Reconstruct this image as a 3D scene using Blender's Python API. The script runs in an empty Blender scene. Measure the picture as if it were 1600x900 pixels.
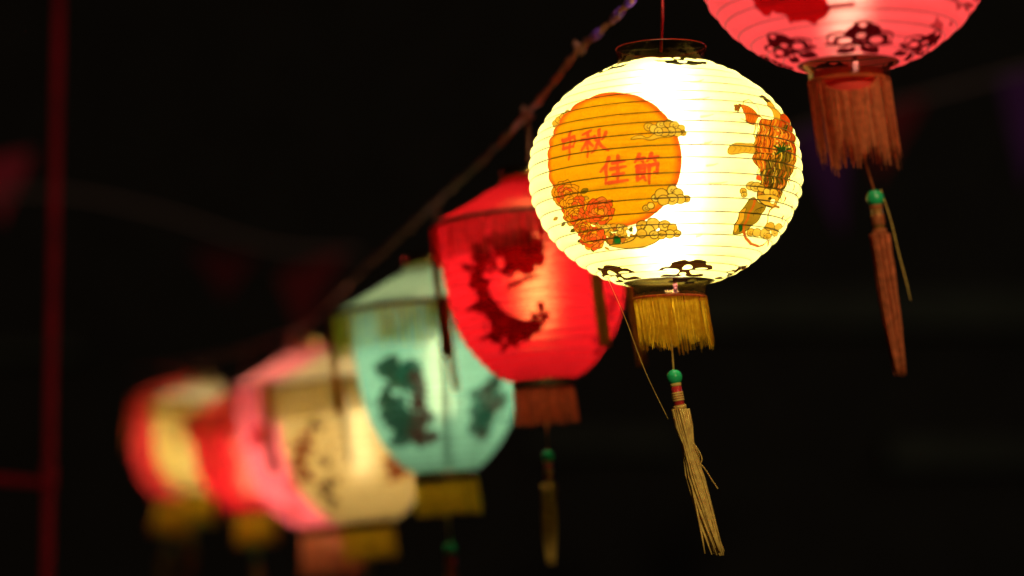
import bpy, math, random
import numpy as np
from mathutils import Vector, Matrix

PI = math.pi
R = math.radians
random.seed(7)
rng = np.random.default_rng(11)
S = bpy.context.scene
COL = S.collection

# ------------------------------------------------------------------ camera
EYE = Vector((0.0, 0.0, 1.6))
PITCH = 5.9
cam_data = bpy.data.cameras.new('camera')
cam = bpy.data.objects.new('camera', cam_data)
COL.objects.link(cam)
cam.location = EYE
cam.rotation_euler = (R(90 + PITCH), 0, 0)
cam_data.sensor_width = 36.0
cam_data.lens = 85.0
cam_data.clip_start = 0.05
cam_data.clip_end = 400.0
cam_data.dof.use_dof = True
cam_data.dof.focus_distance = 2.44
cam_data.dof.aperture_fstop = 1.9
cam_data.dof.aperture_blades = 0
S.camera = cam

# ------------------------------------------------------------------ night sky
world = bpy.data.worlds.new('World')
S.world = world
world.use_nodes = True
bg = world.node_tree.nodes['Background']
bg.inputs['Color'].default_value = (1.0, 0.55, 0.48, 1)
bg.inputs['Strength'].default_value = 0.0022

S.view_settings.view_transform = 'Standard'
S.view_settings.look = 'None'
S.view_settings.exposure = 0.0
S.view_settings.gamma = 1.0
S.view_settings.use_curve_mapping = False
S.render.engine = 'CYCLES'
S.cycles.max_bounces = 8
S.cycles.diffuse_bounces = 4
S.cycles.glossy_bounces = 3
S.cycles.transmission_bounces = 5
S.cycles.transparent_max_bounces = 6
S.cycles.sample_clamp_indirect = 4.0
S.cycles.caustics_reflective = False
S.cycles.use_denoising = True
try:
    S.cycles.denoiser = 'OPENIMAGEDENOISE'
except Exception:
    pass

# added off-frame fill lights: dim ones tint the background, a strong one lights fringes
def lamp(name, loc, colour, watts, radius):
    l = bpy.data.lights.new(name, 'POINT')
    l.color = colour
    l.energy = watts
    l.shadow_soft_size = radius
    o = bpy.data.objects.new(name, l)
    COL.objects.link(o)
    o.location = loc
    return o
lamp('added_fill', (-5.5, 8.0, 4.5), (1.0, 0.10, 0.16), 16.0, 0.15)  # red fill added to tint the post and pennants
lamp('added_fill', (7.5, 15.0, 5.5), (0.72, 1.0, 0.82), 14.0, 0.2)  # greenish fill added for the facade ledges
lamp('added_fill', (4.5, 7.0, 4.2), (0.75, 0.30, 1.0), 14.0, 0.15)  # violet fill added for the pennants
lamp('added_fill', (2.2, -5.0, 5.0), (1.0, 0.74, 0.42), 1400.0, 0.3)  # strong warm fill added behind the camera to light fringes and tassels


# ------------------------------------------------------------------ helpers
class MB:
    """collects verts / faces, builds one mesh"""
    def __init__(self):
        self.v, self.f, self.uv = [], [], None

    def add(self, verts, faces):
        b = len(self.v)
        self.v += [tuple(p) for p in verts]
        self.f += [tuple(i + b for i in q) for q in faces]

    def tube(self, pts, rad, n=8, caps=True, flat=1.0):
        pts = [Vector(p) for p in pts]
        m = len(pts)
        rads = rad if isinstance(rad, (list, tuple)) else [rad] * m
        ref = Vector((0.13, 1, 0.07)).normalized()
        vs = []
        for i, p in enumerate(pts):
            t = (pts[min(i + 1, m - 1)] - pts[max(i - 1, 0)]).normalized()
            a = t.cross(ref)
            if a.length < 1e-4:
                a = t.cross(Vector((1, 0, 0)))
            a.normalize()
            b = t.cross(a)
            for k in range(n):
                w = 2 * PI * k / n
                vs.append(p + a * math.cos(w) * rads[i] + b * math.sin(w) * rads[i] * flat)
        fs = []
        for i in range(m - 1):
            for k in range(n):
                k2 = (k + 1) % n
                fs.append((i * n + k, i * n + k2, (i + 1) * n + k2, (i + 1) * n + k))
        if caps:
            fs.append(tuple(range(n))[::-1])
            fs.append(tuple(range((m - 1) * n, m * n)))
        self.add(vs, fs)

    def lathe(self, prof, n=32, close=False):
        vs, fs = [], []
        for r, z in prof:
            for k in range(n):
                w = 2 * PI * k / n
                vs.append((r * math.sin(w), -r * math.cos(w), z))
        m = len(prof)
        for i in range(m - 1 if not close else m):
            for k in range(n):
                k2 = (k + 1) % n
                j = (i + 1) % m
                fs.append((i * n + k, i * n + k2, j * n + k2, j * n + k))
        self.add(vs, fs)

    def box(self, c, s):
        cx, cy, cz = c
        x, y, z = s[0] / 2, s[1] / 2, s[2] / 2
        vs = [(cx + a * x, cy + b * y, cz + d * z) for a in (-1, 1) for b in (-1, 1) for d in (-1, 1)]
        self.add(vs, [(0, 1, 3, 2), (4, 6, 7, 5), (0, 4, 5, 1), (2, 3, 7, 6), (0, 2, 6, 4), (1, 5, 7, 3)])

    def build(self, name, mat, parent=None, smooth=True):
        me = bpy.data.meshes.new(name)
        me.from_pydata(self.v, [], self.f)
        me.update()
        if smooth:
            me.polygons.foreach_set('use_smooth', [True] * len(me.polygons))
        if mat:
            me.materials.append(mat)
        o = bpy.data.objects.new(name, me)
        COL.objects.link(o)
        if parent:
            o.parent = parent
        return o


def tag(o, label=None, cat=None, group=None, kind=None):
    if label: o['label'] = label
    if cat: o['category'] = cat
    if group: o['group'] = group
    if kind: o['kind'] = kind
    return o


def empty(name, loc):
    o = bpy.data.objects.new(name, None)
    o.empty_display_size = 0.05
    COL.objects.link(o)
    o.location = loc
    return o


def smooth_path(pts, n=8):
    """Catmull-Rom through pts"""
    pts = [Vector(p) for p in pts]
    P = [pts[0] * 2 - pts[1]] + pts + [pts[-1] * 2 - pts[-2]]
    out = []
    for i in range(1, len(P) - 2):
        for k in range(n):
            t = k / n
            a, b, c, d = P[i - 1], P[i], P[i + 1], P[i + 2]
            out.append(0.5 * ((2 * b) + (c - a) * t + (2 * a - 5 * b + 4 * c - d) * t * t + (3 * b - a - 3 * c + d) * t ** 3))
    out.append(pts[-1])
    return out


def at(px, py, d):
    """world point seen at photo pixel (1600x900) at depth d along the camera's Y"""
    f = 85.0 / 36.0 * 1600
    x = (px - 800) / f
    y = (450 - py) / f
    c, s = math.cos(R(PITCH)), math.sin(R(PITCH))
    v = Vector((x, c - y * s, s + y * c))
    return EYE + v * (d / v.y)


# ------------------------------------------------------------------ materials
def nodes_of(name):
    m = bpy.data.materials.new(name)
    m.use_nodes = True
    nt = m.node_tree
    nt.nodes.clear()
    out = nt.nodes.new('ShaderNodeOutputMaterial')
    return m, nt, out


def simple(name, col, rough=0.6, metal=0.0, noise=0.25, scale=40, bump=0.0, spec=0.5, transl=0.0):
    m, nt, out = nodes_of(name)
    N, L = nt.nodes, nt.links
    b = N.new('ShaderNodeBsdfPrincipled')
    b.inputs['Roughness'].default_value = rough
    b.inputs['Metallic'].default_value = metal
    b.inputs['Specular IOR Level'].default_value = spec
    tc = N.new('ShaderNodeTexCoord')
    no = N.new('ShaderNodeTexNoise')
    no.inputs['Scale'].default_value = scale
    no.inputs['Detail'].default_value = 4
    L.new(tc.outputs['Object'], no.inputs['Vector'])
    cr = N.new('ShaderNodeValToRGB')
    cr.color_ramp.elements[0].position = 0.3
    cr.color_ramp.elements[1].position = 0.7
    cr.color_ramp.elements[0].color = (*[c * (1 - noise) for c in col], 1)
    cr.color_ramp.elements[1].color = (*[min(1, c * (1 + noise)) for c in col], 1)
    L.new(no.outputs['Fac'], cr.inputs['Fac'])
    L.new(cr.outputs['Color'], b.inputs['Base Color'])
    if bump:
        bp = N.new('ShaderNodeBump')
        bp.inputs['Strength'].default_value = bump
        bp.inputs['Distance'].default_value = 0.002
        L.new(no.outputs['Fac'], bp.inputs['Height'])
        L.new(bp.outputs['Normal'], b.inputs['Normal'])
    if transl:
        t = N.new('ShaderNodeBsdfTranslucent')
        L.new(cr.outputs['Color'], t.inputs['Color'])
        mx = N.new('ShaderNodeMixShader')
        mx.inputs['Fac'].default_value = transl
        L.new(b.outputs['BSDF'], mx.inputs[1])
        L.new(t.outputs['BSDF'], mx.inputs[2])
        L.new(mx.outputs['Shader'], out.inputs['Surface'])
    else:
        L.new(b.outputs['BSDF'], out.inputs['Surface'])
    return m


def paper(name, base, image=None, glow=0.12, rough=0.35, fibre=0.12, refl=0.25, lobe=(1.0, 0.8, 0.5)):
    """lantern paper: light from the bulb inside scatters through it (translucent + a rough forward lobe)"""
    m, nt, out = nodes_of(name)
    N, L = nt.nodes, nt.links
    tc = N.new('ShaderNodeTexCoord')
    no = N.new('ShaderNodeTexNoise')
    no.inputs['Scale'].default_value = 60
    no.inputs['Detail'].default_value = 6
    no.inputs['Roughness'].default_value = 0.7
    L.new(tc.outputs['Object'], no.inputs['Vector'])
    mr = N.new('ShaderNodeMapRange')
    mr.inputs['From Min'].default_value = 0.3
    mr.inputs['From Max'].default_value = 0.7
    mr.inputs['To Min'].default_value = 1 - fibre
    mr.inputs['To Max'].default_value = 1 + fibre * 0.4
    L.new(no.outputs['Fac'], mr.inputs['Value'])
    mul = N.new('ShaderNodeVectorMath')
    mul.operation = 'SCALE'
    if image is not None:
        ti = N.new('ShaderNodeTexImage')
        ti.image = image
        ti.interpolation = 'Cubic'
        ti.extension = 'EXTEND'
        m2 = N.new('ShaderNodeVectorMath')
        m2.operation = 'MULTIPLY'
        m2.inputs[1].default_value = base
        L.new(ti.outputs['Color'], m2.inputs[0])
        L.new(m2.outputs['Vector'], mul.inputs[0])
    else:
        mul.inputs[0].default_value = base
    L.new(mr.outputs['Result'], mul.inputs['Scale'])
    tr = N.new('ShaderNodeBsdfTranslucent')
    L.new(mul.outputs['Vector'], tr.inputs['Color'])
    di = N.new('ShaderNodeBsdfDiffuse')
    L.new(mul.outputs['Vector'], di.inputs['Color'])
    rf = N.new('ShaderNodeBsdfRefraction')
    rf.inputs['Roughness'].default_value = rough
    rf.inputs['IOR'].default_value = 1.5
    rf.inputs['Color'].default_value = (*lobe, 1)
    a = N.new('ShaderNodeMixShader')
    a.inputs['Fac'].default_value = refl
    L.new(tr.outputs['BSDF'], a.inputs[1])
    L.new(di.outputs['BSDF'], a.inputs[2])
    b = N.new('ShaderNodeMixShader')
    b.inputs['Fac'].default_value = glow
    if image is not None:                   # pigment stops the straight-through light, bare paper lets it pass
        sep = N.new('ShaderNodeSeparateColor')
        L.new(ti.outputs['Color'], sep.inputs['Color'])
        m3 = N.new('ShaderNodeMapRange')
        m3.inputs['From Min'].default_value = 0.5
        m3.inputs['From Max'].default_value = 1.0
        m3.inputs['To Min'].default_value = 0.0
        m3.inputs['To Max'].default_value = glow
        L.new(sep.outputs['Green'], m3.inputs['Value'])
        L.new(m3.outputs['Result'], b.inputs['Fac'])
    L.new(a.outputs['Shader'], b.inputs[1])
    L.new(rf.outputs['BSDF'], b.inputs[2])
    L.new(b.outputs['Shader'], out.inputs['Surface'])
    return m


def emitter(name, col, strength):
    m, nt, out = nodes_of(name)
    e = nt.nodes.new('ShaderNodeEmission')
    e.inputs['Color'].default_value = (*col, 1)
    e.inputs['Strength'].default_value = strength
    nt.links.new(e.outputs['Emission'], out.inputs['Surface'])
    return m


def acetate(name, col, gloss):
    m, nt, out = nodes_of(name)
    N, L = nt.nodes, nt.links
    t = N.new('ShaderNodeBsdfTransparent')
    t.inputs['Color'].default_value = (*col, 1)
    g = N.new('ShaderNodeBsdfGlossy')
    g.inputs['Roughness'].default_value = 0.12
    g.inputs['Color'].default_value = (1.0, 0.85, 0.6, 1)
    no = N.new('ShaderNodeTexNoise'); no.inputs['Scale'].default_value = 70
    tc = N.new('ShaderNodeTexCoord'); L.new(tc.outputs['Object'], no.inputs['Vector'])
    bp = N.new('ShaderNodeBump'); bp.inputs['Strength'].default_value = 0.6; bp.inputs['Distance'].default_value = 0.003
    L.new(no.outputs['Fac'], bp.inputs['Height']); L.new(bp.outputs['Normal'], g.inputs['Normal'])
    fr = N.new('ShaderNodeLayerWeight'); fr.inputs['Blend'].default_value = gloss
    mx = N.new('ShaderNodeMixShader')
    L.new(fr.outputs['Facing'], mx.inputs['Fac'])
    L.new(t.outputs['BSDF'], mx.inputs[1]); L.new(g.outputs['BSDF'], mx.inputs[2])
    L.new(mx.outputs['Shader'], out.inputs['Surface'])
    return m


ACETATE = acetate('clear_acetate', (0.62, 0.55, 0.42), 0.10)
GOLD_FOIL = simple('gold_foil', (0.85, 0.58, 0.18), 0.16, 1.0, 0.1, 90, 0.5)
FOIL_BOTTOM = simple('crinkled_gold_foil', (0.8, 0.62, 0.28), 0.12, 1.0, 0.15, 120, 1.0)
WIRE = simple('rib_wire', (0.022, 0.010, 0.003), 0.5, 0.0, 0.2)
GOLD_THREAD = simple('gold_thread', (1.0, 0.56, 0.02), 0.45, 0.0, 0.2, 160, 0, 0.12, 0.85)
PALE_THREAD = simple('raffia_thread', (0.95, 0.60, 0.14), 0.45, 0.0, 0.3, 160, 0, 0.15, 0.3)
PINK_THREAD = simple('salmon_thread', (0.88, 0.27, 0.10), 0.5, 0.0, 0.3, 160, 0, 0.12, 0.6)
RED_THREAD = simple('red_thread', (0.88, 0.19, 0.06), 0.5, 0.0, 0.3, 160, 0, 0.12, 0.55)
YELLOW_THREAD = simple('yellow_thread', (0.72, 0.50, 0.05), 0.5, 0.0, 0.3, 160, 0, 0.12, 0.6)
SKIRT_RED = simple('red_skirt_thread', (0.7, 0.04, 0.03), 0.5, 0.0, 0.3, 160, 0, 0.5, 0.6)
GREEN_BEAD = simple('green_bead', (0.02, 0.42, 0.13), 0.12, 0.0, 0.15, 60)
RED_BAND = simple('red_band', (0.5, 0.03, 0.03), 0.3, 0.0, 0.2)
RED_CORD = simple('red_cord', (0.6, 0.03, 0.03), 0.5, 0.0, 0.3, 200)
BROWN_CORD = simple('brown_cord', (0.16, 0.06, 0.04), 0.6, 0.0, 0.4, 90)
CABLE = simple('cable_sheath', (0.30, 0.125, 0.11), 0.55, 0.0, 0.5, 70, 0.6)
VIOLET = simple('violet_sheath', (0.18, 0.06, 0.5), 0.4, 0.0, 0.2)
RIBBON = simple('orange_ribbon', (0.78, 0.25, 0.03), 0.6, 0.0, 0.25, 60, 0, 0.1)
RIBBON_DARK = simple('olive_ribbon', (0.12, 0.08, 0.02), 0.6, 0.0, 0.25, 60)
HOOP = simple('bamboo_hoop', (0.10, 0.03, 0.02), 0.6)
GLOW_SLEEVE = simple('red_glow_sleeve', (0.95, 0.10, 0.07), 0.7, 0.0, 0.1, 40, 0, 0.1, 0.3)
PINK_FOIL = simple('pink_foil', (0.85, 0.3, 0.35), 0.2, 0.8, 0.2, 300, 0.6)


# ------------------------------------------------------------------ print raster (flat ink on the paper)
class Ink:
    """ink transmission map over (longitude, v) of a shade; 1 = bare paper"""
    def __init__(self, w, h, tomap):
        self.w, self.h, self.m = w, h, tomap
        self.a = np.ones((h, w, 3), dtype=np.float32)

    def _pts(self, pts, raw):
        out = []
        for p in pts:
            u, v = p if raw else self.m(*p)
            out.append((u * self.w, v * self.h))
        return np.array(out)

    def _blend(self, x0, y0, cov, col):
        h, w = cov.shape
        reg = self.a[y0:y0 + h, x0:x0 + w]
        c = cov[..., None]
        reg *= (1 - c)
        reg += c * np.array(col, dtype=np.float32)

    def _box(self, P, pad):
        x0 = max(0, int(P[:, 0].min() - pad)); x1 = min(self.w, int(P[:, 0].max() + pad) + 2)
        y0 = max(0, int(P[:, 1].min() - pad)); y1 = min(self.h, int(P[:, 1].max() + pad) + 2)
        return x0, y0, x1, y1

    def poly(self, pts, col, raw=False, alpha=1.0):
        P = self._pts(pts, raw)
        x0, y0, x1, y1 = self._box(P, 1)
        if x1 <= x0 or y1 <= y0: return
        cov = np.zeros((y1 - y0, x1 - x0), np.float32)
        for sx in (0.25, 0.75):
            for sy in (0.25, 0.75):
                X, Y = np.meshgrid(np.arange(x0, x1) + sx, np.arange(y0, y1) + sy)
                ins = np.zeros(X.shape, bool)
                n = len(P)
                for i in range(n):
                    xa, ya = P[i]; xb, yb = P[(i + 1) % n]
                    if ya == yb: continue
                    c = ((ya > Y) != (yb > Y)) & (X < (xb - xa) * (Y - ya) / (yb - ya) + xa)
                    ins ^= c
                cov += ins * 0.25
        self._blend(x0, y0, cov * alpha, col)

    def line(self, pts, w, col, raw=False, alpha=1.0, w2=None):
        """w in texels, may taper to w2"""
        P = self._pts(pts, raw)
        w2 = w if w2 is None else w2
        x0, y0, x1, y1 = self._box(P, max(w, w2) + 1)
        if x1 <= x0 or y1 <= y0: return
        X, Y = np.meshgrid(np.arange(x0, x1) + 0.5, np.arange(y0, y1) + 0.5)
        cov = np.zeros(X.shape, np.float32)
        n = len(P) - 1
        for i in range(n):
            a, b = P[i], P[i + 1]
            d = b - a
            L2 = max(1e-6, float(d @ d))
            t = np.clip(((X - a[0]) * d[0] + (Y - a[1]) * d[1]) / L2, 0, 1)
            dist = np.hypot(X - a[0] - t * d[0], Y - a[1] - t * d[1])
            ww = w + (w2 - w) * (i + t) / n
            cov = np.maximum(cov, np.clip(ww / 2 - dist + 0.5, 0, 1))
        self._blend(x0, y0, cov * alpha, col)

    def shape(self, pts, fill, edge, w=1.6, raw=False, alpha=1.0):
        if 5 <= len(pts) < 32 and not raw:                  # drawn by hand: rounded, not faceted
            n = len(pts)
            q = [(p[0], p[1], 0) for p in pts]
            sp = smooth_path([q[-1]] + q + [q[0], q[1]], 4)[4:4 + 4 * n]
            pts = [(p[0], p[1]) for p in sp]
        self.poly(pts, fill, raw, alpha)
        if edge is not None:
            self.line(list(pts) + [pts[0]], w, edge, raw)

    def image(self, name, density=1.0):
        im = bpy.data.images.new(name, self.w, self.h, alpha=False, float_buffer=True)
        im.colorspace_settings.name = 'Non-Color'
        buf = np.ones((self.h, self.w, 4), np.float32)
        self.a *= (density + (1 - density) * self.a.min(axis=2))[..., None]
        buf[..., :3] = self.a
        im.pixels.foreach_set(buf.ravel())
        im.update()
        return im


def circ(cx, cy, r, n=28, ry=None, ph=0.0):
    ry = r if ry is None else ry
    return [(cx + r * math.cos(2 * PI * k / n + ph), cy + ry * math.sin(2 * PI * k / n + ph)) for k in range(n)]


def blob(cx, cy, r, n=24, jag=0.25, ry=None, rs=random):
    ry = r if ry is None else ry
    ph = [rs.uniform(0, 6.28) for _ in range(3)]
    out = []
    for k in range(n):
        w = 2 * PI * k / n
        q = 1 + jag * (0.5 * math.sin(3 * w + ph[0]) + 0.35 * math.sin(5 * w + ph[1]) + 0.3 * math.sin(8 * w + ph[2]))
        out.append((cx + r * q * math.cos(w), cy + ry * q * math.sin(w)))
    return out


# ---- the globe lantern print ------------------------------------------------
TH = 70.6                       # latitude (deg) where the paper meets the rings
GA, GC = 0.1413, 0.1201         # globe half-width / half-height (m)


def globe_map(cx, cy, half, elev, tilt, c_over_a):
    """photo pixel -> (u, v) of the globe's unrolled paper"""
    se, ce = math.sin(R(elev)), math.cos(R(elev))
    ct, st = math.cos(R(tilt)), math.sin(R(tilt))

    def f(px, py):
        s0, t0 = (px - cx) / half, -(py - cy) / half
        s = s0 * ct + t0 * st * 1.0
        t = -s0 * st + t0 * ct
        k = 1 / c_over_a
        # P = s R + t U - l D,  R=(1,0,0) U=(0,-se,ce) D=(0,ce,se)
        q = s * s
        A = ce * ce + (se * k) ** 2
        B = 2 * (t * se * ce) - 2 * (t * ce * se) * k * k
        C = q + (t * se) ** 2 + (t * ce * k) ** 2 - 1
        disc = max(0.0, B * B - 4 * A * C)
        l = (-B + math.sqrt(disc)) / (2 * A)
        x, y, z = s, -t * se - l * ce, t * ce - l * se
        if disc <= 0:
            n = math.sqrt(x * x + y * y + (z * k) ** 2); x, y, z = x / n, y / n, z / n
        lon = math.degrees(math.atan2(x, -y))
        th = math.degrees(math.asin(max(-1, min(1, z * k))))
        return (lon + 180) / 360, (th + TH) / (2 * TH)
    return f


C_OUT = (0.045, 0.022, 0.004)
C_CLOUD = (0.46, 0.27, 0.055)
C_CLOUD2 = (0.50, 0.33, 0.11)


def motif_ring(ink, lat0, lat1, lon0, step, col, thick, filled):
    """scrolled quatrefoil motifs around a rim (raw lon / lat drawing)"""
    def U(lon, lat): return ((lon + 180) / 360, (lat + TH) / (2 * TH))
    n = int(360 / step)
    for k in range(n):
        lc = ((lon0 + k * step + 180) % 360) - 180
        def D(x, y):            # x in -1..1 across, y 0 rim .. 1 away from the rim
            lat = lat0 + (lat1 - lat0) * y
            return U(lc + x * step * (0.36 if filled else 0.46), lat)
        if filled:
            body = [(-1, .42), (-.8, .62), (-.55, .66), (-.42, .86), (-.15, .98), (.0, .90), (.2, 1.0), (.5, .92), (.62, .72), (.85, .68), (1, .48), (.8, .40), (.45, .42),
                    (.2, .36), (.35, .22), (.8, .24), (.95, .06), (.55, .02), (.2, .10), (0, .2), (-.2, .08), (-.6, .0), (-.95, .10), (-.75, .22), (-.35, .2), (-.2, .36), (-.5, .40)]
            ink.poly([D(p[0], p[1]) for p in smooth_path([(q[0], q[1], 0) for q in body + body[:1]], 4)], col, True)
            for cx, cy, rx, ry in ((0.02, .58, .17, .13), (-.52, .50, .26, .07), (.55, .52, .24, .07), (-.05, .24, .14, .06)):
                ink.poly([D(cx + rx * math.cos(w), cy + ry * math.sin(w)) for w in np.linspace(0, 6.2, 16)], (1, 1, 1), True)
        else:
            for cx, cy, rx, ry in ((0, .66, .24, .28), (-.52, .42, .34, .24), (.52, .42, .34, .24)):
                ink.line([D(cx + rx * math.cos(w), cy + ry * math.sin(w)) for w in np.linspace(0, 6.29, 20)], thick, col, True)
            ink.line([D(-.95, .3), D(-.4, .1), D(0, .34), D(.4, .1), D(.95, .3)], thick, col, True)


def white_print():
    M = globe_map(1039.5, 272, 213.5, 8.8, 1.8, GC / GA)
    ink = Ink(2048, 704, M)
    rs = random.Random(3)
    A = lambda x, y: (860 + x / 6.427, 140 + y / 6.427)
    B = lambda x, y: (860 + x / 6.427, 260 + y / 6.427)
    C = lambda x, y: (1120 + x / 6.43, 130 + y / 6.43)
    Dd = lambda x, y: (1120 + x / 6.43, 260 + y / 6.43)
    # rim motifs
    motif_ring(ink, 69.5, 54.5, 17, 72, (0.012, 0.010, 0.004), 3, True)
    motif_ring(ink, -69.5, -54.5, 15, 72, (0.035, 0.012, 0.006), 3, True)
    # pale yellow paste marks of the paper seam
    for x, y, w in ((1077, 133, 20), (1079, 160, 26), (1092, 187, 18), (1100, 259, 16), (1104, 286, 26), (1085, 365, 10), (1098, 226, 10)):
        ink.line([(x, y), (x + w * .6, y - 1), (x + w, y - 3)], 6, (0.95, 0.85, 0.35), alpha=0.8, w2=2)
    # small cloud behind the moon, upper left
    for x, y, r in ((75, 350, 34), (110, 310, 34), (150, 275, 34), (195, 250, 36), (130, 345, 30), (170, 315, 30)):
        ink.shape([A(*p) for p in circ(x, y, r, 18)], C_CLOUD, C_OUT, 1.4)
    # the moon: red-orange rim bleeding into orange
    mcx, mcy, mr = 961.5, 249.5, 101.5
    for k in range(12):
        t = k / 11
        col = [a + (b - a) * (t ** 1.3) for a, b in zip((0.50, 0.060, 0.016), (0.52, 0.225, 0.005))]
        ink.poly(circ(mcx - 2.5 * t, mcy + 0.5 * t, mr - 9.5 * t, 72), col)
    # mottled print inside the moon
    for _ in range(1800):
        w, q = rs.uniform(0, 6.28), math.sqrt(rs.random()) * (mr - 9)
        x, y = mcx + q * math.cos(w), mcy + q * math.sin(w)
        ink.line([(x, y), (x + rs.uniform(-1.5, 1.5), y + rs.uniform(-2, 2))], rs.uniform(1.5, 4), (0.46, 0.17, 0.004) if rs.random() < .7 else (0.56, 0.27, 0.01), alpha=0.35)
    # four brush characters
    strokes = {
        'zhong': [[(.10, .30), (.20, .62)], [(.12, .32), (.86, .20), (.80, .56)], [(.18, .60), (.80, .54)], [(.56, .0), (.56, .55), (.50, 1.0)]],
        'qiu': [[(.36, .02), (.08, .16)], [(.02, .34), (.48, .26)], [(.27, .12), (.27, 1.0)], [(.25, .36), (.14, .60), (.02, .74)], [(.29, .42), (.46, .60)],
                [(.50, .24), (.58, .42)], [(.92, .12), (.78, .36)], [(.68, .0), (.66, .44), (.56, .66), (.40, .84)], [(.67, .48), (.80, .66), (1.0, .78)]],
        'jia': [[(.32, .06), (.20, .34), (.02, .56)], [(.22, .36), (.22, 1.0)], [(.44, .26), (.86, .20)], [(.38, .47), (.92, .40)], [(.46, .70), (.86, .64)],
                [(.32, .97), (1.0, .90)], [(.64, .02), (.62, .44)], [(.64, .52), (.63, .94)]],
        'jie': [[(.20, .02), (.02, .26)], [(.14, .16), (.42, .12)], [(.30, .18), (.36, .28)], [(.70, .0), (.52, .24)], [(.64, .14), (.96, .10)], [(.80, .16), (.86, .28)],
                [(.10, .40), (.44, .36), (.42, .62)], [(.12, .50), (.42, .48)], [(.12, .62), (.42, .60)], [(.12, .40), (.12, .86), (.36, .76)], [(.34, .70), (.46, .88)],
                [(.58, .40), (.94, .34), (.92, .66), (.80, .62)], [(.60, .38), (.60, 1.0)]],
    }
    for key, (x0, x1, y0, y1) in {'zhong': (140, 300, 430, 700), 'qiu': (335, 605, 420, 675), 'jia': (525, 795, 668, 930), 'jie': (855, 1090, 650, 935)}.items():
        for st in strokes[key]:
            pts = [A(x0 + (x1 - x0) * a, y0 + (y1 - y0) * b - (a - .5) * 12) for a, b in st]
            ink.line(pts, 9.6, (0.47, 0.038, 0.03), alpha=.93, w2=5.6)
    # small dark line of fine print
    for k in range(9):
        ink.line([A(395 + k * 14, 718 - k * 1.5), A(395 + k * 14 + 2, 735 - k * 1.5)], 1.4, (0.2, 0.07, 0.004), alpha=0.8 if k < 2 else .35)
    # clouds: overlapping rounded lobes with brown outlines
    def cloud(F, lobes, tail=None, w=2.0, curls=True):
        if tail:
            ink.shape([F(*p) for p in tail], C_CLOUD, C_OUT, w)
        for i, (x, y, r) in enumerate(lobes):
            ink.shape([F(*p) for p in circ(x, y, r, 24, r * .92)], C_CLOUD2 if i % 3 else C_CLOUD, C_OUT, w)
        if curls:
            for x, y, r in lobes[::2]:
                ink.line([F(x + r * .5 * math.cos(t) * (1 - t * .12), y + r * .5 * math.sin(t) * (1 - t * .12)) for t in np.linspace(0.4, 4.6, 10)], w * .8, C_OUT)
    cloud(A, [(990, 395, 42), (1040, 415, 40), (1110, 375, 44), (1180, 365, 46), (1235, 385, 44), (1300, 412, 34), (1320, 455, 30), (1265, 450, 42), (1205, 440, 44), (1140, 445, 46), (1085, 440, 40)],
          [(825, 515), (860, 480), (920, 472), (980, 500), (1040, 460), (1100, 440), (1260, 460), (1200, 490), (1100, 500), (1010, 522), (920, 505)], 1.7)
    cloud(B, [(965, 395, 34), (1010, 370, 34), (1055, 300, 40), (1110, 265, 62), (1215, 225, 50), (1265, 255, 52), (1350, 308, 36), (1290, 310, 50), (1210, 310, 60), (1130, 320, 54)], None, 2.1)
    # peonies
    def peony(F, cx, cy, r, warm):
        for ring, rr in ((0, 1.0), (1, .72), (2, .45), (3, .22)):
            n = (9, 8, 6, 3)[ring]
            for k in range(n):
                w = 2 * PI * (k + .5 * ring) / n + rs.uniform(-.15, .15)
                q = rr * r * .72
                g = rs.random()
                base = (0.52, 0.20, 0.015) if g > warm else ((0.5, 0.055, 0.02) if g < warm * .65 else (0.5, 0.11, 0.04))
                ink.shape([F(*p) for p in blob(cx + q * math.cos(w), cy + q * .92 * math.sin(w), r * (.42 - .05 * ring), 14, .22, rs=rs)], base, (0.10, 0.03, 0.003), 1.9)
        for _ in range(14):
            w, q = rs.uniform(0, 6.28), rs.uniform(.1, .8) * r
            x, y = cx + q * math.cos(w), cy + q * math.sin(w)
            ink.line([F(x, y), F(x + rs.uniform(-16, 16), y + rs.uniform(-12, 12))], 1.5, (0.10, 0.03, 0.003))
    def leaf(F, x, y, ang, ln, col):
        c, s = math.cos(ang), math.sin(ang)
        pr = [(0, 0), (.3, .24), (.6, .26), (1, 0), (.6, -.24), (.3, -.2)]
        ink.shape([F(x + ln * (a * c - b * s), y + ln * (a * s + b * c)) for a, b in pr], col, C_OUT, 1.3)
        ink.line([F(x, y), F(x + ln * c * .9, y + ln * s * .9)], 1, C_OUT)
    for x, y, a, l in ((330, 250, -.5, 90), (360, 290, .2, 60), (590, 345, -.4, 60), (100, 490, 2.6, 60), (170, 540, 2.4, 60), (280, 600, 2.6, 70), (340, 700, 2.5, 60),
                       (420, 520, .2, 70), (560, 640, .1, 90), (640, 620, -.6, 80), (700, 560, .2, 70), (560, 700, .5, 100), (480, 600, .6, 90), (430, 790, 1.3, 50), (560, 780, .6, 50)):
        leaf(F=B, x=x, y=y, ang=a, ln=l, col=rs.choice([(0.05, 0.055, 0.012), (0.38, 0.20, 0.03), (0.16, 0.10, 0.012), (0.42, 0.24, 0.05)]))
    # seething mass of buds and small leaves on the right of the spray
    for _ in range(46):
        x = rs.uniform(500, 880); y = 560 + (x - 500) * .42 + rs.uniform(-70, 110) - max(0, x - 700) * .25
        ink.shape([B(*p) for p in blob(x, y, rs.uniform(16, 36), 14, .3, rs=rs)], rs.choice([(0.46, 0.27, 0.06), (0.5, 0.32, 0.12), (0.42, 0.2, 0.03), (0.3, 0.09, 0.02), (0.05, 0.06, 0.02)]), C_OUT, 1.4)
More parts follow.
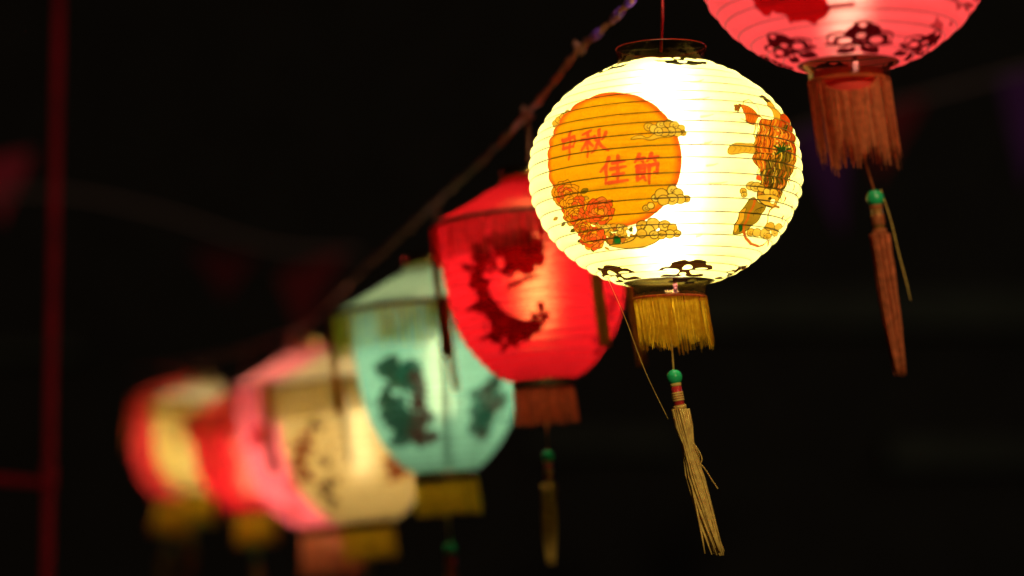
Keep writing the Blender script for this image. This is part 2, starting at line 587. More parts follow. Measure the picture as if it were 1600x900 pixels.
    ink.shape([B(*p) for p in ((650, 680), (690, 670), (720, 720), (690, 770), (660, 740))], (0.005, 0.07, 0.03), C_OUT, 1.3)
    peony(B, 190, 270, 130, .35)
    peony(B, 260, 380, 120, .55)
    peony(B, 520, 420, 125, .8)
    peony(B, 270, 480, 100, .5)
    peony(B, 440, 690, 118, .8)
    peony(B, 350, 590, 80, .45)
    # big lower cloud over the spray
    cloud(B, [(930, 570, 62), (1030, 545, 64), (1140, 560, 56), (1215, 590, 46), (1260, 640, 40), (1190, 645, 48), (1110, 650, 50), (990, 610, 54), (1040, 650, 46), (920, 640, 50)],
          [(600, 760), (720, 740), (840, 700), (900, 640), (1080, 680), (1060, 720), (960, 770), (840, 795), (720, 790)], 2.4)
    # robed dancer with paper lamp, seen side on
    DK = (0.028, 0.014, 0.004)
    def clothes(F, pts, cols, n, dx, dy):
        ink.shape([F(*p) for p in pts], cols[0], DK, 1.6)
        xs = [p[0] for p in pts]; ys = [p[1] for p in pts]
        x0, x1, y0, y1 = min(xs), max(xs), min(ys), max(ys)
        for k in range(1, n):
            xx = x0 + (x1 - x0) * k / n
            wob = [(xx + dx * t + 6 * math.sin(9 * t + k), y0 + (y1 - y0) * (.06 + .88 * t)) for t in np.linspace(0, 1, 9)]
            ink.line([F(*p) for p in wob], 3.6 if k % 2 else 2, cols[1 + k % (len(cols) - 1)])
    OR, RDD, GO, GN, OL = (0.42, 0.095, 0.012), (0.30, 0.036, 0.010), (0.45, 0.23, 0.035), (0.006, 0.045, 0.015), (0.20, 0.12, 0.02)
    sil = [(400, 390), (500, 400), (560, 375), (505, 280), (482, 215), (530, 220), (590, 290), (625, 345), (662, 325), (722, 400), (757, 560), (768, 740), (745, 840), (700, 930), (650, 1010),
           (620, 1100), (590, 1150), (545, 1236), (440, 1215), (360, 1126), (392, 1000), (392, 880), (325, 795), (335, 715), (325, 650), (350, 560), (388, 480)]
    ink.shape([C(*p) for p in sil], (0.30, 0.11, 0.012), DK, 3)
    # scarf, hair, arm
    ink.line([C(*p) for p in ((225, 250), (240, 205), (290, 195), (340, 220), (380, 300), (400, 350))], 2, OL)
    ink.shape([C(*p) for p in ((405, 160), (440, 145), (500, 175), (520, 215), (480, 220), (440, 190))], DK, DK, 2)
    ink.poly([C(*p) for p in circ(437, 172, 13, 12)], (.7, .6, .3))
    ink.shape([C(*p) for p in ((480, 215), (530, 220), (580, 290), (620, 370), (600, 410), (560, 380), (500, 270))], GO, DK, 1.6)
    ink.shape([C(*p) for p in ((610, 350), (660, 325), (720, 400), (750, 560), (730, 650), (690, 560), (640, 440))], RDD, DK, 1.6)
    # lamp held out
    for x, y, r in ((165, 280, 24), (150, 265, 14), (190, 262, 16), (180, 295, 14)):
        ink.shape([C(*p) for p in blob(x, y, r, 12, .3, rs=rs)], (0.22, 0.06, 0.01), DK, 1.2)
    ink.shape([C(*p) for p in ((195, 258), (250, 262), (330, 300), (390, 345), (410, 375), (370, 370), (330, 440), (250, 395), (240, 320))], OR, DK, 1.8)
    for k in range(4):
        ink.line([C(250 + 24 * k, 280 + 8 * k), C(248 + 22 * k, 395 + 11 * k)], 1.6, RDD)
    ink.line([C(205, 385), C(360, 450)], 1.6, DK)
    # robe layers
    clothes(C, ((400, 390), (500, 400), (560, 370), (600, 440), (600, 640), (540, 700), (480, 720), (340, 700), (325, 650), (350, 560), (390, 480)), (OR, RDD, GO, DK, RDD, GO), 11, -20, 0)
    clothes(C, ((330, 720), (470, 725), (520, 740), (450, 800), (420, 900), (390, 870), (325, 790)), (OR, RDD, GO, DK), 6, 30, 0)
    clothes(C, ((590, 400), (650, 430), (720, 540), (750, 640), (760, 740), (700, 770), (640, 640), (600, 560)), (RDD, GO, OL, DK), 6, 40, 0)
    ink.shape([C(*p) for p in blob(630, 565, 48, 18, .15, rs=rs)], (0.5, 0.12, 0.02), DK, 1.8)
    for x, y in ((425, 440), (432, 455), (600, 470), (605, 500)):
        ink.line([C(x, y), C(x + 5, y + 30)], 6, GO)
    ink.shape([C(*p) for p in ((640, 440), (680, 440), (670, 510), (640, 480))], GN, DK, 1.4)
    for k in range(9):                                      # dark green sash with pale beads
        w = -2.6 + k * .62
        ink.line([C(610, 680), C(610 + 95 * math.cos(w), 680 + 70 * math.sin(w))], 7, GN, w2=4)
    for x, y in ((515, 720), (540, 695), (560, 640), (570, 550), (560, 600), (555, 465), (570, 500), (690, 600), (685, 655), (450, 820), (415, 540)):
        ink.poly([C(*p) for p in circ(x, y, 9, 10)], (0.55, 0.45, 0.25))
    clothes(C, ((455, 790), (540, 770), (600, 720), (700, 700), (740, 800), (690, 900), (640, 1000), (400, 1000), (440, 880)), ((0.10, 0.06, 0.012), DK, GO, GN, DK, OL, DK), 12, -15, 0)
    clothes(Dd, ((420, 40), (560, 30), (650, 70), (640, 160), (600, 270), (480, 250), (470, 170), (400, 120)), ((0.09, 0.055, 0.012), DK, GO, DK, RDD, DK), 10, -30, 0)
    ink.line([C(700, 640), C(735, 700), C(715, 780)], 8, GO)
    ink.shape([C(*p) for p in blob(720, 820, 40, 14, .3, rs=rs)], (0.3, 0.1, 0.01), DK, 1.2)
    ink.line([C(740, 860), C(780, 865)], 3, (0.25, 0.1, 0.01))
    ink.shape([Dd(*p) for p in blob(372, 115, 28, 12, .2, rs=rs)], (0.5, 0.06, 0.03), None)
    ink.line([Dd(x, y) for x, y in ((650, 70), (620, 180), (575, 260), (560, 330))], 7, (0.4, 0.10, 0.01))
    ink.shape([Dd(*p) for p in circ(590, 200, 24, 12)], (0.5, 0.2, 0.08), DK, 1.2)
    for _ in range(300):                                    # drapery linework over the whole figure
        y = rs.uniform(400, 1180)
        x = rs.uniform(345, 750) if y < 900 else rs.uniform(400, 640)
        dx = rs.uniform(-26, 10); l = rs.uniform(25, 70)
        ink.line([C(x, y), C(x + dx * .3 + 5, y + l * .5), C(x + dx, y + l)], rs.uniform(1.2, 2.4), rs.choice([DK, DK, DK, DK, RDD, GN, (0.5, 0.36, 0.16)]), w2=1)
    # left cloud band by the robe
    ink.shape([C(*p) for p in ((70, 690), (100, 640), (160, 615), (250, 620), (330, 630), (330, 715), (230, 712), (130, 725), (85, 720))], C_CLOUD, C_OUT, 1.6)
    for x in (130, 180, 230, 280):
        ink.line([C(x, 640), C(x + 25, 665), C(x - 5, 700)], 1.2, (0.25, .12, .01))
    # clouds under the feet
    cloud(Dd, [(225, 240, 34), (300, 190, 46), (350, 200, 52), (405, 215, 38), (235, 275, 30), (460, 250, 36), (530, 260, 44)], None, 2.0)
    ink.shape([Dd(*p) for p in ((360, 290), (480, 275), (570, 300), (580, 340), (540, 400), (480, 385), (430, 370))], C_CLOUD, DK, 1.6)
    ink.shape([Dd(*p) for p in circ(525, 345, 26, 12)], (1, 1, 1), DK, 1.4)
    ink.poly([Dd(*p) for p in circ(490, 315, 18, 10)], DK)
    # trailing sleeve with red sash
    ink.shape([Dd(*p) for p in ((330, 300), (380, 350), (450, 395), (400, 490), (320, 580), (220, 650), (150, 665), (130, 620), (190, 450), (260, 350))], OL, DK, 2)
    ink.shape([Dd(*p) for p in ((180, 490), (200, 430), (250, 400), (240, 470), (200, 560), (150, 640), (140, 600))], GO, DK, 1.4)
    ink.poly([Dd(*p) for p in ((185, 570), (240, 555), (230, 610), (190, 640))], GN)
    for k in range(4):
        ink.line([Dd(330 + k * 22, 480 - k * 12), Dd(350 + k * 18, 420 - k * 8), Dd(400 + k * 10, 400)], 1.6, DK)
    ink.line([Dd(*p) for p in ((345, 330), (300, 430), (250, 530), (230, 620), (260, 700), (310, 755), (390, 785), (450, 770), (520, 720), (600, 640), (680, 540), (720, 500))], 9, (0.34, 0.07, 0.008), w2=5)
    ink.line([Dd(*p) for p in ((590, 405), (540, 390), (490, 430), (480, 500), (450, 600))], 6, (0.24, 0.08, 0.01), w2=4)
    ink.line([Dd(*p) for p in ((725, 500), (700, 580), (660, 640))], 4, (0.28, 0.09, 0.01), w2=3)
    cloud(Dd, [(310, 645, 44), (370, 650, 46), (450, 660, 52), (500, 590, 48), (560, 650, 44), (590, 600, 40), (480, 690, 40)], None, 1.8)
    # stray red-brown dabs near the right edge
    for x, y, l in ((680, 160, 40), (735, 215, 46), (780, 290, 30), (740, 430, 50), (830, 170, 60), (650, 330, 26), (640, 520, 40), (500, 770, 40), (810, 220, 30)):
        ink.line([Dd(x, y - l / 2), Dd(x - 5, y + l / 2)], 8, (0.3, 0.085, 0.01), w2=5)
    # painted twig on the far right shoulder
    ink.line([C(x, y) for x, y in ((260, -60), (300, -40), (330, -44), (360, -30))], 7, (0.25, .14, .01), w2=3)
    ink.line([C(x, y) for x, y in ((400, 20), (470, 80), (560, 140), (640, 230))], 8, (0.4, .2, .03), w2=5)
    return ink.image('white_lantern_print', 0.68)


# ------------------------------------------------------------------ lantern pieces
def rib_steps(nb, seed):
    """rib heights: bent by hand, so never quite evenly spaced"""
    q = np.random.default_rng(seed + 900)
    t = np.arange(nb + 1) / nb
    t[1:-1] += q.uniform(-.13, .13, nb - 1) / nb
    return t


def bellows(prof, nb, sub, nseg, bulge, wob, seed):
    """pleated paper of revolution; prof(t) -> (r, z), t 0..1 bottom..top; paper bulges between the rib wires"""
    rs = np.random.default_rng(seed)
    rows = nb * sub + 1
    steps = rib_steps(nb, seed)
    vs, uvs = [], []
    lon = np.linspace(-PI, PI, nseg + 1)
    amp = bulge * (0.75 + 0.5 * rs.random(nb))
    ph = rs.uniform(0, 6.28, (nb, 3))
    for i in range(rows):
        b = min(nb - 1, i // sub)
        s = (i - b * sub) / sub
        t = steps[b] + (steps[b + 1] - steps[b]) * s
        r, z = prof(t)
        r2, z2 = prof(min(1, t + 1e-3)); r1, z1 = prof(max(0, t - 1e-3))
        dr, dz = r2 - r1, z2 - z1
        l = math.hypot(dr, dz) or 1
        nr, nz = dz / l, -dr / l
        e = amp[b] * math.sin(PI * s)
        w = wob * math.sin(PI * s)
        for k in range(nseg + 1):
            q = e + w * (math.sin(5 * lon[k] + ph[b, 0]) * .5 + math.sin(9 * lon[k] + ph[b, 1]) * .35 + math.sin(17 * lon[k] + ph[b, 2]) * .25)
            rr, zz = r + nr * q, z + nz * q
            vs.append((rr * math.sin(lon[k]), -rr * math.cos(lon[k]), zz))
            uvs.append((k / nseg, t))
    fs = []
    for i in range(rows - 1):
        for k in range(nseg):
            a = i * (nseg + 1) + k
            fs.append((a, a + 1, a + nseg + 2, a + nseg + 1))
    return vs, fs, uvs


def build_uv(name, vs, fs, uvs, mat, parent):
    me = bpy.data.meshes.new(name)
    me.from_pydata(vs, [], fs)
    uvl = me.uv_layers.new(name='UVMap')
    idx = np.empty(len(me.loops), np.int32)
    me.loops.foreach_get('vertex_index', idx)
    uvl.data.foreach_set('uv', np.array(uvs, np.float32)[idx].ravel())
    me.polygons.foreach_set('use_smooth', [True] * len(me.polygons))
    me.materials.append(mat)
    me.update()
    o = bpy.data.objects.new(name, me)
    COL.objects.link(o)
    o.parent = parent
    return o


def rib_ring(r, z, rad, n, parent):
    m = MB()
    q = 5
    m.lathe([(r + rad * math.cos(2 * PI * k / q), z + rad * math.sin(2 * PI * k / q)) for k in range(q)], n, True)
    return m.build('rib', WIRE, parent)


def fringe(name, r, z0, length, count, width, mat, parent, lean=(0, 0), jitter=.12, flare=0.0, seed=1, clump=0.0, curl=0.03, gap=None):
    """hanging strands round a ring, flat twisted threads, one stuff part"""
    rs = random.Random(seed)
    m = MB()
    for k in range(count):
        w = 2 * PI * (k + rs.uniform(-.45, .45)) / count
        L = length * (1 + rs.uniform(-jitter, jitter * .6) + clump * math.sin(3 * w + seed) * math.sin(7 * w))
        rr = r + rs.uniform(-.04, .04) * r
        x, y = rr * math.sin(w), -rr * math.cos(w)
        zt0 = z0
        if gap:                                      # the front strands hang from a sagging thread, leaving a slot under the collar
            dw = (w + PI) % (2 * PI) - PI
            if abs(dw) < gap[0]:
                zt0 = z0 - gap[1] * math.sqrt(1 - (dw / gap[0]) ** 2)
                L -= (z0 - zt0)
        fl = flare + rs.uniform(-curl, curl)
        tw = rs.uniform(-curl, curl) * 1.2
        pts = []
        n = 5
        for i in range(n):
            t = i / (n - 1)
            q = t * t
            pts.append((x * (1 + fl * q) + lean[0] * L * t - y * tw * q + rs.uniform(-.0015, .0015) * L,
                        y * (1 + fl * q) + lean[1] * L * t + x * tw * q, zt0 - L * t))
        wd = width * rs.uniform(.7, 1.35)
        fa = w + rs.uniform(-.5, .5)                 # flat cellophane-like strands, turned a little at random
        hx, hy = math.cos(fa) * wd, math.sin(fa) * wd
        vs = []
        for i, p in enumerate(pts):
            q = .6 if i == n - 1 else 1
            vs += [(p[0] - hx * q, p[1] - hy * q, p[2]), (p[0] + hx * q, p[1] + hy * q, p[2] - (rs.uniform(0, 2) * wd if i == n - 1 else 0))]
        m.add(vs, [(2 * i, 2 * i + 1, 2 * i + 3, 2 * i + 2) for i in range(n - 1)])
    o = m.build(name, mat, parent)
    o['kind'] = 'stuff'
    return o


def tassel(parent, top, s, lean, mats, length, seed, bend=0.0, loops=False, rad=0.0088, strap=0.03, taper=.35, strap_lean=None):
    """string + bead + collar + bundle hanging from a lantern; lean = (x, y) per metre down"""
    bundle, band = mats
    top = Vector(top)
    d = Vector((lean[0], lean[1], -1)).normalized()
    rs = random.Random(seed)
    bead_z = strap
    P = lambda l: top + Vector((lean[0] * .25 if strap_lean is None else strap_lean, 0, -1)).normalized() * min(l, bead_z) + d * max(0, l - bead_z) + Vector((bend * max(0, l - bead_z) ** 2, 0, 0))
    bead_r = 0.0082 * s
    z1 = bead_z + bead_r * 1.7
    m = MB()
    h0 = z1 + .026 * s
    # strand bundle: fine threads, pinched in two places
    nst = 120
    twist = 1.1 if loops else .35
    for k in range(nst):
        w = 2 * PI * k / nst * 3.7 + rs.uniform(-.3, .3)
        q0 = math.sqrt(rs.random())
        sg = .22 if loops else .08
        sx, sy = rs.gauss(0, sg), rs.gauss(0, sg)
        if loops and rs.random() < .05:
            sx *= 4
        Lk = length * (1 + rs.uniform(-.10, .02)) if rs.random() < .9 else length * rs.uniform(.55, .8)
        pts, n = [], 9
        for i in range(n):
            t = i / (n - 1)
            ll = h0 + Lk * t
            pinch = 1 - (.35 if loops else .08) * math.exp(-((t - .24) / .06) ** 2) - (.3 if loops else .0) * math.exp(-((t - .36) / .05) ** 2)
            rr = rad * s * q0 * pinch * (.9 + .15 * math.sin(2.4 * t + 1)) * (1 - taper * max(0, t - .7) / .3)
            ww = w + twist * t
            jit = Vector((sx, sy, 0)) * t * t * rad * s
            pts.append(P(ll) + Vector((rr * math.cos(ww), rr * math.sin(ww), 0)) + jit)
        wd = .0011 * s
        m.tube(pts, [wd] * (n - 1) + [wd * .6], 4, True, .6)
    if loops:
        a = P(h0 + length * .18)
        m.tube(smooth_path([a, a + Vector((.010, -.004, -.012)), a + Vector((.016, -.004, -.026)), a + Vector((.008, -.003, -.036)), P(h0 + length * .38)], 6), .0006, 4)
        b = P(h0 + length * .33)
        m.tube(smooth_path([b, b + Vector((.012, -.003, -.010)), b + Vector((.022, 0, -.026)), b + Vector((.027, 0, -.034))], 6), .00055, 4)
        c = P(h0 + length * .40)
        for q in range(5):
            m.tube(smooth_path([c, c + Vector((.008 + q * .0008, -.002, -.02)), c + Vector((.010 + q * .0022, -.001, -.040 - q * .002))], 5), .0006, 4)
    ob = m.build('tassel', bundle, parent)
    c = MB(); c.tube([P(-.02), P(0), P(bead_z * .5), P(bead_z)], .0011 * s, 6)
    c.build('string', bundle, ob)
    b = MB()
    prof = [(max(1e-5, bead_r * math.sin(PI * i / 12)), bead_r * math.cos(PI * i / 12)) for i in range(13)]
    b.lathe(prof, 20)
    bo = b.build('bead', GREEN_BEAD, ob)
    bo.location = P(bead_z + bead_r * .8)
    cc = MB()
    r0 = .0055 * s
    zs = [z1, z1 + .024 * s]
    cc.tube([P(zs[0]), P((zs[0] + zs[1]) / 2), P(zs[1])], r0, 14)
    co = cc.build('collar', band, ob)
    w = MB()
    for k in range(4):
        zz = z1 + (.0085 + .0024 * k) * s
        w.tube([P(zz), P(zz + .0018 * s)], r0 * 1.13, 14)
    w.tube([P(z1 - .001), P(z1 + .0022 * s)], r0 * 1.05, 14)
    w.tube([P(z1 + .022 * s), P(z1 + .026 * s)], r0 * 1.25, 14)
    w.build('thread_wrap', bundle, ob)
    return ob


def bulb(parent, z0, z1, r, mat):
    m = MB()
    n = 6
    prof = [(1e-5, z0)]
    for i in range(1, n):
        w = PI / 2 * i / n
        prof.append((r * math.sin(w), z0 + r - r * math.cos(w)))
    prof += [(r, z0 + r), (r, z1 - r)]
    for i in range(1, n):
        w = PI / 2 * i / n
        prof.append((r * math.cos(w), z1 - r + r * math.sin(w)))
    prof.append((1e-5, z1))
    m.lathe(prof, 12)
    b = m.build('bulb', mat, parent)
    s = MB()
    s.lathe([(1e-5, z1 - .001), (r * .8, z1 - .001), (r * .9, z1 + .012), (r * .75, z1 + .03), (1e-5, z1 + .031)], 12)
    s.build('lamp_socket', HOOP, b)
    return b


def place(root, rotz, tilt):
    """yaw to face, then lean sideways (bottom to the right for positive tilt)"""
    root.rotation_mode = 'QUATERNION'
    q = Matrix.Rotation(rotz, 4, 'Z') @ Matrix.Rotation(R(-tilt), 4, 'Y')
    root.rotation_quaternion = q.to_quaternion()
    return Matrix.Translation(root.location) @ q


def hang(root, mw, top_local, world_pt, rad, mat):
    p = mw.inverted() @ Vector(world_pt)
    t = Vector(top_local)
    mid = (p + t) / 2 + Vector((.002, 0, 0))
    m = MB()
    m.tube(smooth_path([t - Vector((0, 0, .002)), t + Vector((.0005, 0, .004)), mid, p], 5), rad, 8)
    return m.build('hanging_cord', mat, root)


GROUP = 'lit paper lanterns hung along one cable'


def globe_lantern(name, px, py, d, a, elev_tilt, mat, light, label, hang_px, thread, band, fr_lean, t_lean, seed,
                  nb=23, nseg=144, detail=True, bulb_r=.0115, cord=RED_CORD, tas=(.09, 0.0), yaw=0.0, hang_to=None, tstrap=.035, loops=False, fr_len=.050, gap=None, strap_lean=None):
    c = a * GC / GA
    root = empty('paper_lantern', at(px, py, d))
    tag(root, label, 'lantern', GROUP)
    tilt = elev_tilt
    rotz = -math.atan2(root.location.x - EYE.x, root.location.y - EYE.y) + R(yaw)
    mw = place(root, rotz, tilt)
    prof = lambda t: (a * math.cos(R(-TH + 2 * TH * t)), c * math.sin(R(-TH + 2 * TH * t)))
    vs, fs, uvs = bellows(prof, nb, 6 if detail else 4, nseg, a * .014, a * .0042, seed)
    build_uv('paper_shade', vs, fs, uvs, mat, root)
    for i in range(nb + 1):
        r, z = prof(float(rib_steps(nb, seed)[i]))
        rib_ring(r + .00015, z, (.00058 if detail else .0005) * a / GA, 96 if detail else 48, root)
    r0, zt = prof(1.0)
    # gold foil collars top and bottom
    m = MB()
    m.lathe([(r0 * .985, zt - .002), (r0 * 1.0, zt - .002), (r0 * 1.0, zt + .0185), (r0 * 1.012, zt + .0190), (r0 * 1.012, zt + .0205), (r0 * .985, zt + .0205)], 64, True)
    m.build('top_ring', ACETATE, root)
    m = MB()
    m.lathe([(r0 * 1.003 + .0007 * math.cos(w), zt + .0205 + .0007 * math.sin(w)) for w in np.linspace(0, 2 * PI, 6)[:-1]], 64, True)
    m.build('ring_edge', RED_BAND, root)
    rb = r0 * .80
    m = MB()
    m.lathe([(r0 * .98, -zt + .002), (r0 * 1.0, -zt + .001), (rb * 1.02, -zt - .006), (rb, -zt - .018), (rb * .97, -zt - .018), (rb * .98, -zt - .006)], 64, True)
    bo = m.build('bottom_ring', ACETATE, root)
    m = MB()
    m.box((.006, -rb * 1.03, -zt - .0075), (.0045, .0012, .016))
    m.build('seam_strip', PINK_FOIL, bo, False)
    fringe('fringe', rb, -zt - .0165, fr_len, 330 if detail else 230, .00062 if detail else .0008, thread, root, fr_lean, .12, .0, seed, .12, .03, gap)
    m = MB()
    m.lathe([(rb * .96, -zt - .0162), (rb * 1.03, -zt - .0162), (rb * 1.04, -zt - .0185), (rb * .96, -zt - .0185)], 48, True)
    m.build('stitched_band', RED_THREAD, bo)
    if gap:
        m = MB()
        m.lathe([(rb * .86, -zt - .008), (rb * .80, -zt - .022), (rb * .66, -zt - .036), (rb * .64, -zt - .036), (rb * .78, -zt - .022), (rb * .84, -zt - .008)], 40, True)
        m.build('added_glow_sleeve', GLOW_SLEEVE, root)  # red sleeve added to catch bulb light and redden the slot
    # wire hanger across the collar and the bulb
    m = MB()
    m.tube([(-r0, 0, zt + .0195), (0, 0, zt + .0195), (r0, 0, zt + .0195)], .0008, 6)
    m.build('hanger_wire', WIRE, root)
    bulb(root, -c * .62, c * .72, bulb_r, light)
    tassel(root, (.0, 0, -zt - .045), 1.0, t_lean, (PALE_THREAD if thread is GOLD_THREAD else thread, band), tas[0], seed + 5, tas[1], loops, strap=tstrap, strap_lean=strap_lean)
    hang(root, mw, (0, 0, zt + .0185), hang_to if hang_to is not None else at(*hang_px), .0016, cord)
    return root, mw, zt


# palace lantern: measured in units of the red one (158 units = rim radius)
BODY = [(47, -251), (58, -247), (70, -240), (80, -231.5), (90, -221), (101, -208), (110, -196), (118, -182), (126, -164), (132, -143), (137, -118), (141, -90), (144.5, -60), (147, -30), (148, -4)]


def palace_lantern(px, py, d, k, tilt, base, cap_base, light, label, skirt, bottom_thread, ribbons, ribbon_mat, hang_to, seed,
                   ink=None, t_lean=(-.06, 0), nb=17, nseg=72, tas=.10, bulb_r=.010, fringe_l=56, cord=BROWN_CORD, yaw=0.0, glow=.05, lobe=(1.0, .8, .5), bz=(-.62, -.12), stretchers=(), body_s=1.0, dense=.45, flare=.04):
    """px, py: where the centre of the cap rim is seen; k metres per unit"""
    root = empty('paper_lantern', at(px, py, d))
    tag(root, label, 'lantern', GROUP)
    rotz = -math.atan2(root.location.x - EYE.x, root.location.y - EYE.y) + R(yaw)
    mw = place(root, rotz, tilt)
    zs = [p[1] for p in BODY]; rs_ = [p[0] for p in BODY]
    arc = [0]
    for i in range(1, len(BODY)):
        arc.append(arc[-1] + math.hypot(rs_[i] - rs_[i - 1], zs[i] - zs[i - 1]))
    arc = [q / arc[-1] for q in arc]
    def prof(t):
        return float(np.interp(t, arc, rs_)) * k * body_s, float(np.interp(t, arc, zs)) * k
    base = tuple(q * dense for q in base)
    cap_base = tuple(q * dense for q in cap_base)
    glow *= .5
    m_body = paper('shade_paper', base, ink, glow, .55, .12, .25, lobe)
    vs, fs, uvs = bellows(prof, nb, 4, nseg, 2.0 * k, .5 * k, seed)
    build_uv('paper_shade', vs, fs, uvs, m_body, root)
    for i in range(nb + 1):
        r, z = prof(float(rib_steps(nb, seed)[i]))
        rib_ring(r + .1 * k, z, .75 * k, 48, root)
    # conical cap with a rounded eave, open collar on top
    m = MB()
    capz = 64 * k
    ra, rr = 46 * k, 158 * k
    m.lathe([(rr, -2 * k), (rr * .995, 1.5 * k), (rr * .93, 8 * k), (rr * .78, 19 * k), (rr * .6, 33 * k), (rr * .43, 49 * k), (ra, capz - 4 * k), (ra, capz)], 64)
    cap = m.build('cap', paper('cap_paper', cap_base, None, glow * .5, .5, .12, .25, lobe), root)
    m = MB()
    m.lathe([(rr + 1.8 * k * math.cos(w), -1 * k + 3.2 * k * math.sin(w)) for w in np.linspace(0, 2 * PI, 7)[:-1]], 64, True)
    m.build('rim_hoop', HOOP, cap)
    m = MB()
    m.lathe([(ra * .97, capz - 2 * k), (ra, capz - 2 * k), (ra, capz + 20 * k), (ra * .97, capz + 20 * k)], 40, True)
    m.build('top_ring', GOLD_FOIL, root)
    fringe('cap_fringe', rr * .985, -3 * k, 58 * k, 420, 1.0 * k, skirt, root, (0, 0), .14, -.02, seed, .05, .02)
    # bottom collar, fringe, tassel
    zb = -251 * k
    rb = 47 * k
    m = MB()
    m.lathe([(rb * 1.0, zb + .5 * k), (rb * 1.04, zb - 1 * k), (rb * 1.02, zb - 4 * k), (rb, zb - 16 * k), (rb * .97, zb - 16 * k), (rb * .97, zb - 3 * k)], 48, True)
    m.build('bottom_ring', FOIL_BOTTOM, root)
    fringe('fringe', rb, zb - 14 * k, fringe_l * k, 170, 1.1 * k, bottom_thread, root, (.03, 0), .08, flare, seed + 2, .03)
    tassel(root, (0, 0, zb - 55 * k), 1258 * k, t_lean, (PALE_THREAD, RED_BAND), tas * 1258 * k, seed + 3, 0, False, .0095, .045 * 1258 * k)
    # streamers from the rim
    for az, ln, wd in ribbons:
        w = R(az)
        m = MB()
        wf = ((w + PI) % (2 * PI) - PI) * .25           # streamers turn loosely towards the street
        tx, ty = math.cos(wf), math.sin(wf)
        pts_l, pts_r = [], []
        n = 8
        for i in range(n):
            t = i / (n - 1)
            q = rr * (1.02 + .01 * math.sin(3 * t))
            tw = .35 * math.sin(2.5 * t + az)
            cx, cy, cz = q * math.sin(w) + .04 * ln * k * t * t, -q * math.cos(w), -2 * k - ln * k * t
            hx, hy = tx * math.cos(tw) - ty * math.sin(tw), tx * math.sin(tw) + ty * math.cos(tw)
            pts_l.append((cx - hx * wd * k / 2, cy - hy * wd * k / 2, cz)); pts_r.append((cx + hx * wd * k / 2, cy + hy * wd * k / 2, cz))
        off = Vector((math.sin(w), -math.cos(w), 0)) * .5 * k
        vs2 = pts_l + pts_r + [tuple(Vector(p) + off) for p in pts_l] + [tuple(Vector(p) + off) for p in pts_r]
        f2 = []
        for i in range(n - 1):
            f2 += [(i, i + 1, n + i + 1, n + i), (2 * n + i, 3 * n + i, 3 * n + i + 1, 2 * n + i + 1),
                   (i, 2 * n + i, 2 * n + i + 1, i + 1), (n + i, n + i + 1, 3 * n + i + 1, 3 * n + i)]
        f2 += [(0, n, 3 * n, 2 * n), (n - 1, 3 * n - 1, 4 * n - 1, 2 * n - 1)]
        m.add(vs2, f2)
        m.build('ribbon', ribbon_mat, root)
    for az in stretchers:
        w = R(az)
        m = MB()
        m.tube([(prof(t)[0] * .95 * math.sin(w), -prof(t)[0] * .95 * math.cos(w), prof(t)[1]) for t in np.linspace(.08, .98, 14)], 3.2 * k, 6)
        m.build('stretcher', WIRE, root)
    bulb(root, bz[0] * 251 * k, bz[1] * 251 * k, bulb_r, light)
    m = MB()
    m.tube([(-ra, 0, capz + 6 * k), (ra, 0, capz + 6 * k)], .0012, 6)
    m.build('hanger_wire', WIRE, root)
    hang(root, mw, (0, 0, capz + 6 * k), hang_to, .0026, cord)
    return root


def side_map(cx, ytop, ybot, k_px, sag=20):
    """photo pixel -> (u, v) on a palace body seen at k_px pixels per unit"""
    zs = [p[1] for p in BODY]; rs_ = [p[0] for p in BODY]
    arc = [0]
    for i in range(1, len(BODY)):
        arc.append(arc[-1] + math.hypot(rs_[i] - rs_[i - 1], zs[i] - zs[i - 1]))
    arc = [q / arc[-1] for q in arc]
    def f(px, py):
        z = -(py - ytop) / (ybot - ytop) * 251
        z = max(-251, min(-4, z))
        r = float(np.interp(z, zs, rs_))
        x = max(-.97, min(.97, (px - cx - (-z) * .055 * k_px) / k_px / r))
        z2 = max(-251, min(-4, z - sag * math.sqrt(1 - x * x)))
        return .5 + math.asin(x) / (2 * PI), float(np.interp(z2, zs, arc))
    return f


# ------------------------------------------------------------------ setting: ground and a dark facade far behind
DARK_WALL = simple('facade_render', (0.02, 0.02, 0.02), 0.8, 0, 0.3, 2, 0.3)
LEDGE = simple('ledge_concrete', (0.055, 0.068, 0.058), 0.8, 0, 0.25, 3, 0.3)
ASPHALT = simple('asphalt', (0.045, 0.045, 0.047), 0.85, 0, 0.3, 6, 0.4)
g = MB()
g.add([(-90, -40, 0), (90, -40, 0), (90, 120, 0), (-90, 120, 0)], [(0, 1, 2, 3)])
tag(g.build('ground', ASPHALT, None, False), kind='structure')
wl = MB()
wl.box((0, 22.5, 4.5), (60, 1.0, 9.0))
facade = tag(wl.build('wall', DARK_WALL, None, False), kind='structure')
def ledge(px0, px1, py, h, depth=.45):
    a, b = at(px0, py, 21.8), at(px1, py, 21.8)
    m = MB()
    m.box(((a.x + b.x) / 2, 22 - depth / 2 - .003, a.z), (b.x - a.x, depth, h))
    o = m.build('ledge', LEDGE, facade, False)
    return o
ledge(1060, 1900, 487, .34)
ledge(1380, 1900, 708, .26)
ledge(830, 1060, 690, .2)
ledge(-300, 130, 552, .12)

